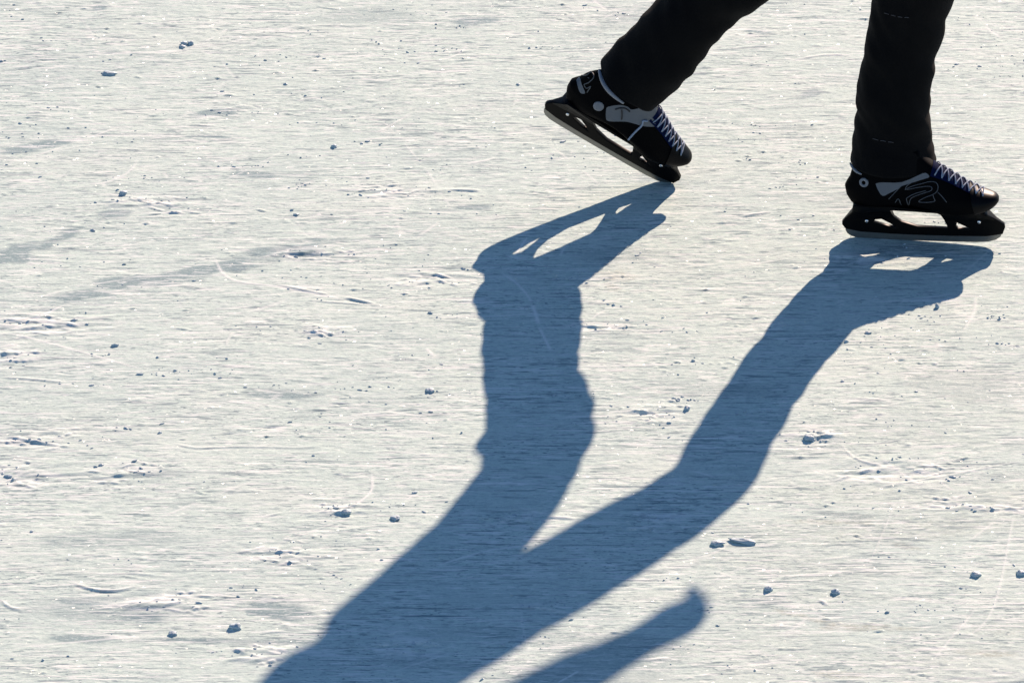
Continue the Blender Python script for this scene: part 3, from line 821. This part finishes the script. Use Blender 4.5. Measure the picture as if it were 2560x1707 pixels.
def make_skate(label, matrix, view, side):
    boot = link('ice_skate', mesh_from('ice_skate', BV, BF), M_BOOT, person)
    boot.matrix_world = matrix
    tag(boot, label)
    h = upright(flat_shape(HOLDER, [WIN_MAIN, WIN_REAR, WIN_FRONT], .0034, .0014))
    for v in h.vertices:                                 # the towers flare out to the sole
        t = min(1, max(0, (v.co.z - .046) / .028))
        v.co.y *= 1 + 4.6 * t * t
    link('blade_holder', h, M_HOLDER, boot, smooth=False)
    link('runner', upright(flat_shape(RUNNER, [], .0010, .0005)), M_STEEL, boot, smooth=False)
    # sole plate
    out = []
    for q in range(48):
        a = 2 * math.pi * q / 48
        ca, sa = math.cos(a), math.sin(a)
        x = -.008 + .127 * math.copysign(abs(ca) ** .8, ca)
        u = (x + .15) / .29
        out.append((x, (.9 - .46 * math.exp(-((x + .022) / .055) ** 2)) * np.interp(u, [0, .15, .35, .55, .72, .85, 1.0], [.031, .034, .031, .036, .043, .040, .028]) * math.copysign(abs(sa) ** .75, sa)))
    V = [(x, y, sole(x) - .0025) for x, y in out] + [(x * 1.01, y * 1.05, sole(x) + .004) for x, y in out]
    Fc = [(i, (i + 1) % 48, 48 + (i + 1) % 48, 48 + i) for i in range(48)] + [tuple(range(47, -1, -1))]
    link('outsole', mesh_from('outsole', V, Fc), M_HOLDER, boot, smooth=False)
    # toe cap: a shell over the front of the boot
    bm = bmesh.new(); bm.from_mesh(boot.data); bm.normal_update()
    nl = {v: v.normal.copy() for v in bm.verts}
    for v, nn in nl.items(): v.co += nn * .0020
    bmesh.ops.bisect_plane(bm, geom=bm.verts[:] + bm.edges[:] + bm.faces[:], plane_co=(.092, 0, .10), plane_no=(-1, 0, -.25), clear_outer=True)
    tm = bpy.data.meshes.new('toe_cap'); bm.to_mesh(tm); bm.free()
    link('toe_cap', tm, M_CAP, boot)
    # tongue and laces over the instep
    nu, nw = 14, 8
    V = []
    for i in range(nu):
        x = -.026 + (.094 + .026) * i / (nu - 1)
        for j in range(nw):
            y = (j / (nw - 1) - .5) * 2 * (.024 - .003 * i / (nu - 1))
            V.append(from_above(x, y, .0018))
    Fc = [(i * nw + j, i * nw + j + 1, (i + 1) * nw + j + 1, (i + 1) * nw + j) for i in range(nu - 1) for j in range(nw - 1)]
    tg = link('tongue', mesh_from('tongue', V, Fc), M_TONGUE, boot)
    rows = 8
    ex = [-.018 + .102 * i / (rows - 1) for i in range(rows)]
    ew = [.022 - .004 * i / (rows - 1) for i in range(rows)]
    for i in range(rows):
        strands = []
        if i < rows - 1:
            for sgn in (-1, 1):
                pts = []
                for q in range(9):
                    t = q / 8
                    x = ex[i] + (ex[i + 1] - ex[i]) * t; y = sgn * (ew[i] + (-(ew[i] + ew[i + 1])) * t) + .0015 * math.sin(i * 2.7 + sgn) * math.sin(math.pi * t)
                    pts.append(from_above(x, y,   .0032 + .0012 * math.sin(math.pi * t) * (1 if sgn > 0 else .4)))
                strands.append((pts, .0013, False))
        else:
            strands.append(([from_above(ex[i], -ew[i] + 2 * ew[i] * q / 8, .0034) for q in range(9)], .0013, False))
        link('lace', tube_mesh('lace', strands, 6), M_LACE, boot)
    if side == 'right':
        patch('ankle_strap', RIGHT_STRAP, view, M_STRAP, boot)
        ring_rivet('rivet', RIGHT_RIVET, .0092, .0040, view, M_RIVET, boot)
        lines('logo', RIGHT_LOGO, view, M_LOGO, boot, .0008, .0005)
        patch('cuff_mark', RIGHT_CUFF_MARK, view, M_STRAP, boot, .0016)
    else:
        patch('ankle_strap', LEFT_STRAP, view, M_STRAP, boot)
        ring_rivet('rivet', LEFT_RIVET, .0105, 0, view, M_RIVET, boot)
        lines('buckle', LEFT_BUCKLE, view, M_DARKLINE, boot, .0014, .0022)
        patch('heel_patch', LEFT_HEEL_PATCH, view, M_STRAP, boot)
        lines('logo', LEFT_HEEL_LOGO, view, M_LOGO, boot)
        lines('lace_end', [LEFT_LACE_END], view, M_LACE, boot, .0020, .0028)
    for (x, z) in ((-.108, .040), (.105, .046)):
        bm = bmesh.new()
        bmesh.ops.create_uvsphere(bm, u_segments=12, v_segments=8, radius=.0036)
        for v in bm.verts: v.co = Vector((x + v.co.x, -.0050 + v.co.y * .45, z + v.co.z))
        me = bpy.data.meshes.new('screw'); bm.to_mesh(me); bm.free()
        link('screw', me, M_SCREW, boot)
    return boot

def pose(loc, yaw, pitch, roll):
    """pitch > 0 lifts the toe; roll > 0 leans the top of the skate to its right"""
    return Matrix.Translation(loc) @ Matrix.Rotation(yaw, 4, 'Z') @ Matrix.Rotation(-pitch, 4, 'Y') @ Matrix.Rotation(roll, 4, 'X')
make_skate('black ice skate flat on the ice, dark blue tongue, white crossed laces, outlined logo on its side',
           pose((.0133, -.0024, .0015), R(-6.8), R(1.5), 0), (-.046, .879, -.48), 'right')
make_skate('black ice skate with its heel lifted, wide grey ankle strap and round pale rivet',
           pose((-.5927, .2354, .068), R(1.03), R(-33.35), R(20.99)), (.286, .692, -.664), 'left')

# ------------------------------------------------------------------ clods of snow lying on the ice, each a thing of its own
CLODS = [(-1.433, 0.815, 0.0089, 0.0085), (-1.42, 0.817, 0.0081, 0.0085), (-1.436, 0.803, 0.0073, 0.0047), (-1.578, 0.688, 0.0195, 0.0066), (-1.118, 0.377, 0.0073, 0.0076), (-0.919, -0.563, 0.0098, 0.0076), (-0.453, -0.629, 0.0073, 0.0076), (-1.24, -1.357, 0.0122, 0.0104), (-1.346, -1.377, 0.0089, 0.0066), (-0.412, -1.089, 0.0146, 0.0085), (-0.368, -1.082, 0.0276, 0.0085), (-0.329, -1.238, 0.0098, 0.0085), (-0.215, -1.249, 0.0089, 0.0085), (0.03, -1.192, 0.0106, 0.0085), (0.108, -1.187, 0.0098, 0.0085), (-0.974, -1.005, 0.0106, 0.0066), (-1.061, -0.987, 0.0114, 0.0066), (-1.52, 0.187, 0.0098, 0.0076), (-0.238, -0.734, 0.013, 0.0076), (0.023, -0.258, 0.0049, 0.0095)]
CLOD_LABELS = [
 'left one of the two touching dark snow clods at upper left',
 'right one of the two touching dark snow clods at upper left',
 'flat small snow clod just in front of the paired clods, upper left',
 'long thin dark sliver of ice lying alone near the upper left',
 'single small dark clod left of the lifted skate, right of the upper left scratches',
 'lone rounded snow clod a little left of the rear leg shadow',
 'small dark clod alone on bright ice between the two leg shadows',
 'largest blue-grey snow clod, left of the hip shadow near the bottom',
 'small dark clod just left of the largest clod near the bottom',
 'rounded snow clod just left of the long low snow lump',
 'long low lump of snow lying right of the front thigh shadow',
 'dark crumbly clod above right of the hand shadow tip',
 'crumbly snow clod further right of the hand shadow, second in its row',
 'pale clod near the right edge in the lower right',
 'dark clod cut by the right edge of the picture, lower right',
 'small dark clod just left of the rear thigh shadow',
 'flat dark clod at the lower end of a curved white cut',
 'dark snow clod in the left part, level with the lifted skate toe',
 'flat snow clump right of the front shin shadow',
 'small upright ice chip just below the front boot toe shadow']
for i, (x, y, a, b) in enumerate(CLODS):
    bm = bmesh.new()
    bmesh.ops.create_icosphere(bm, subdivisions=3, radius=1)
    for v in bm.verts:
        n = v.co.normalized()
        k = 1 + .42 * noise.noise(n * 1.3 + Vector((i * 3.1, 0, 0))) + .30 * noise.noise(n * 3.1 + Vector((0, i * 2.3, 0))) + .12 * noise.noise(n * 7 + Vector((0, 0, i)))
        v.co = n * k
        v.co.x *= a * .78; v.co.y *= min(a * .75, .0075); v.co.z *= b * .5
        if v.co.z < -b * .3: v.co.z = -b * .3
    me = bpy.data.meshes.new('snow_clod'); bm.to_mesh(me); bm.free()
    o = link('snow_clod', me, M_CHUNK)
    o.location = (x, y, height_at(x, y) + b * .22)
    o.rotation_euler = (0, 0, (i * 1.7) % .5 - .25)
    tag(o, CLOD_LABELS[i], 'snow clod', 'snow clods lying on the ice')
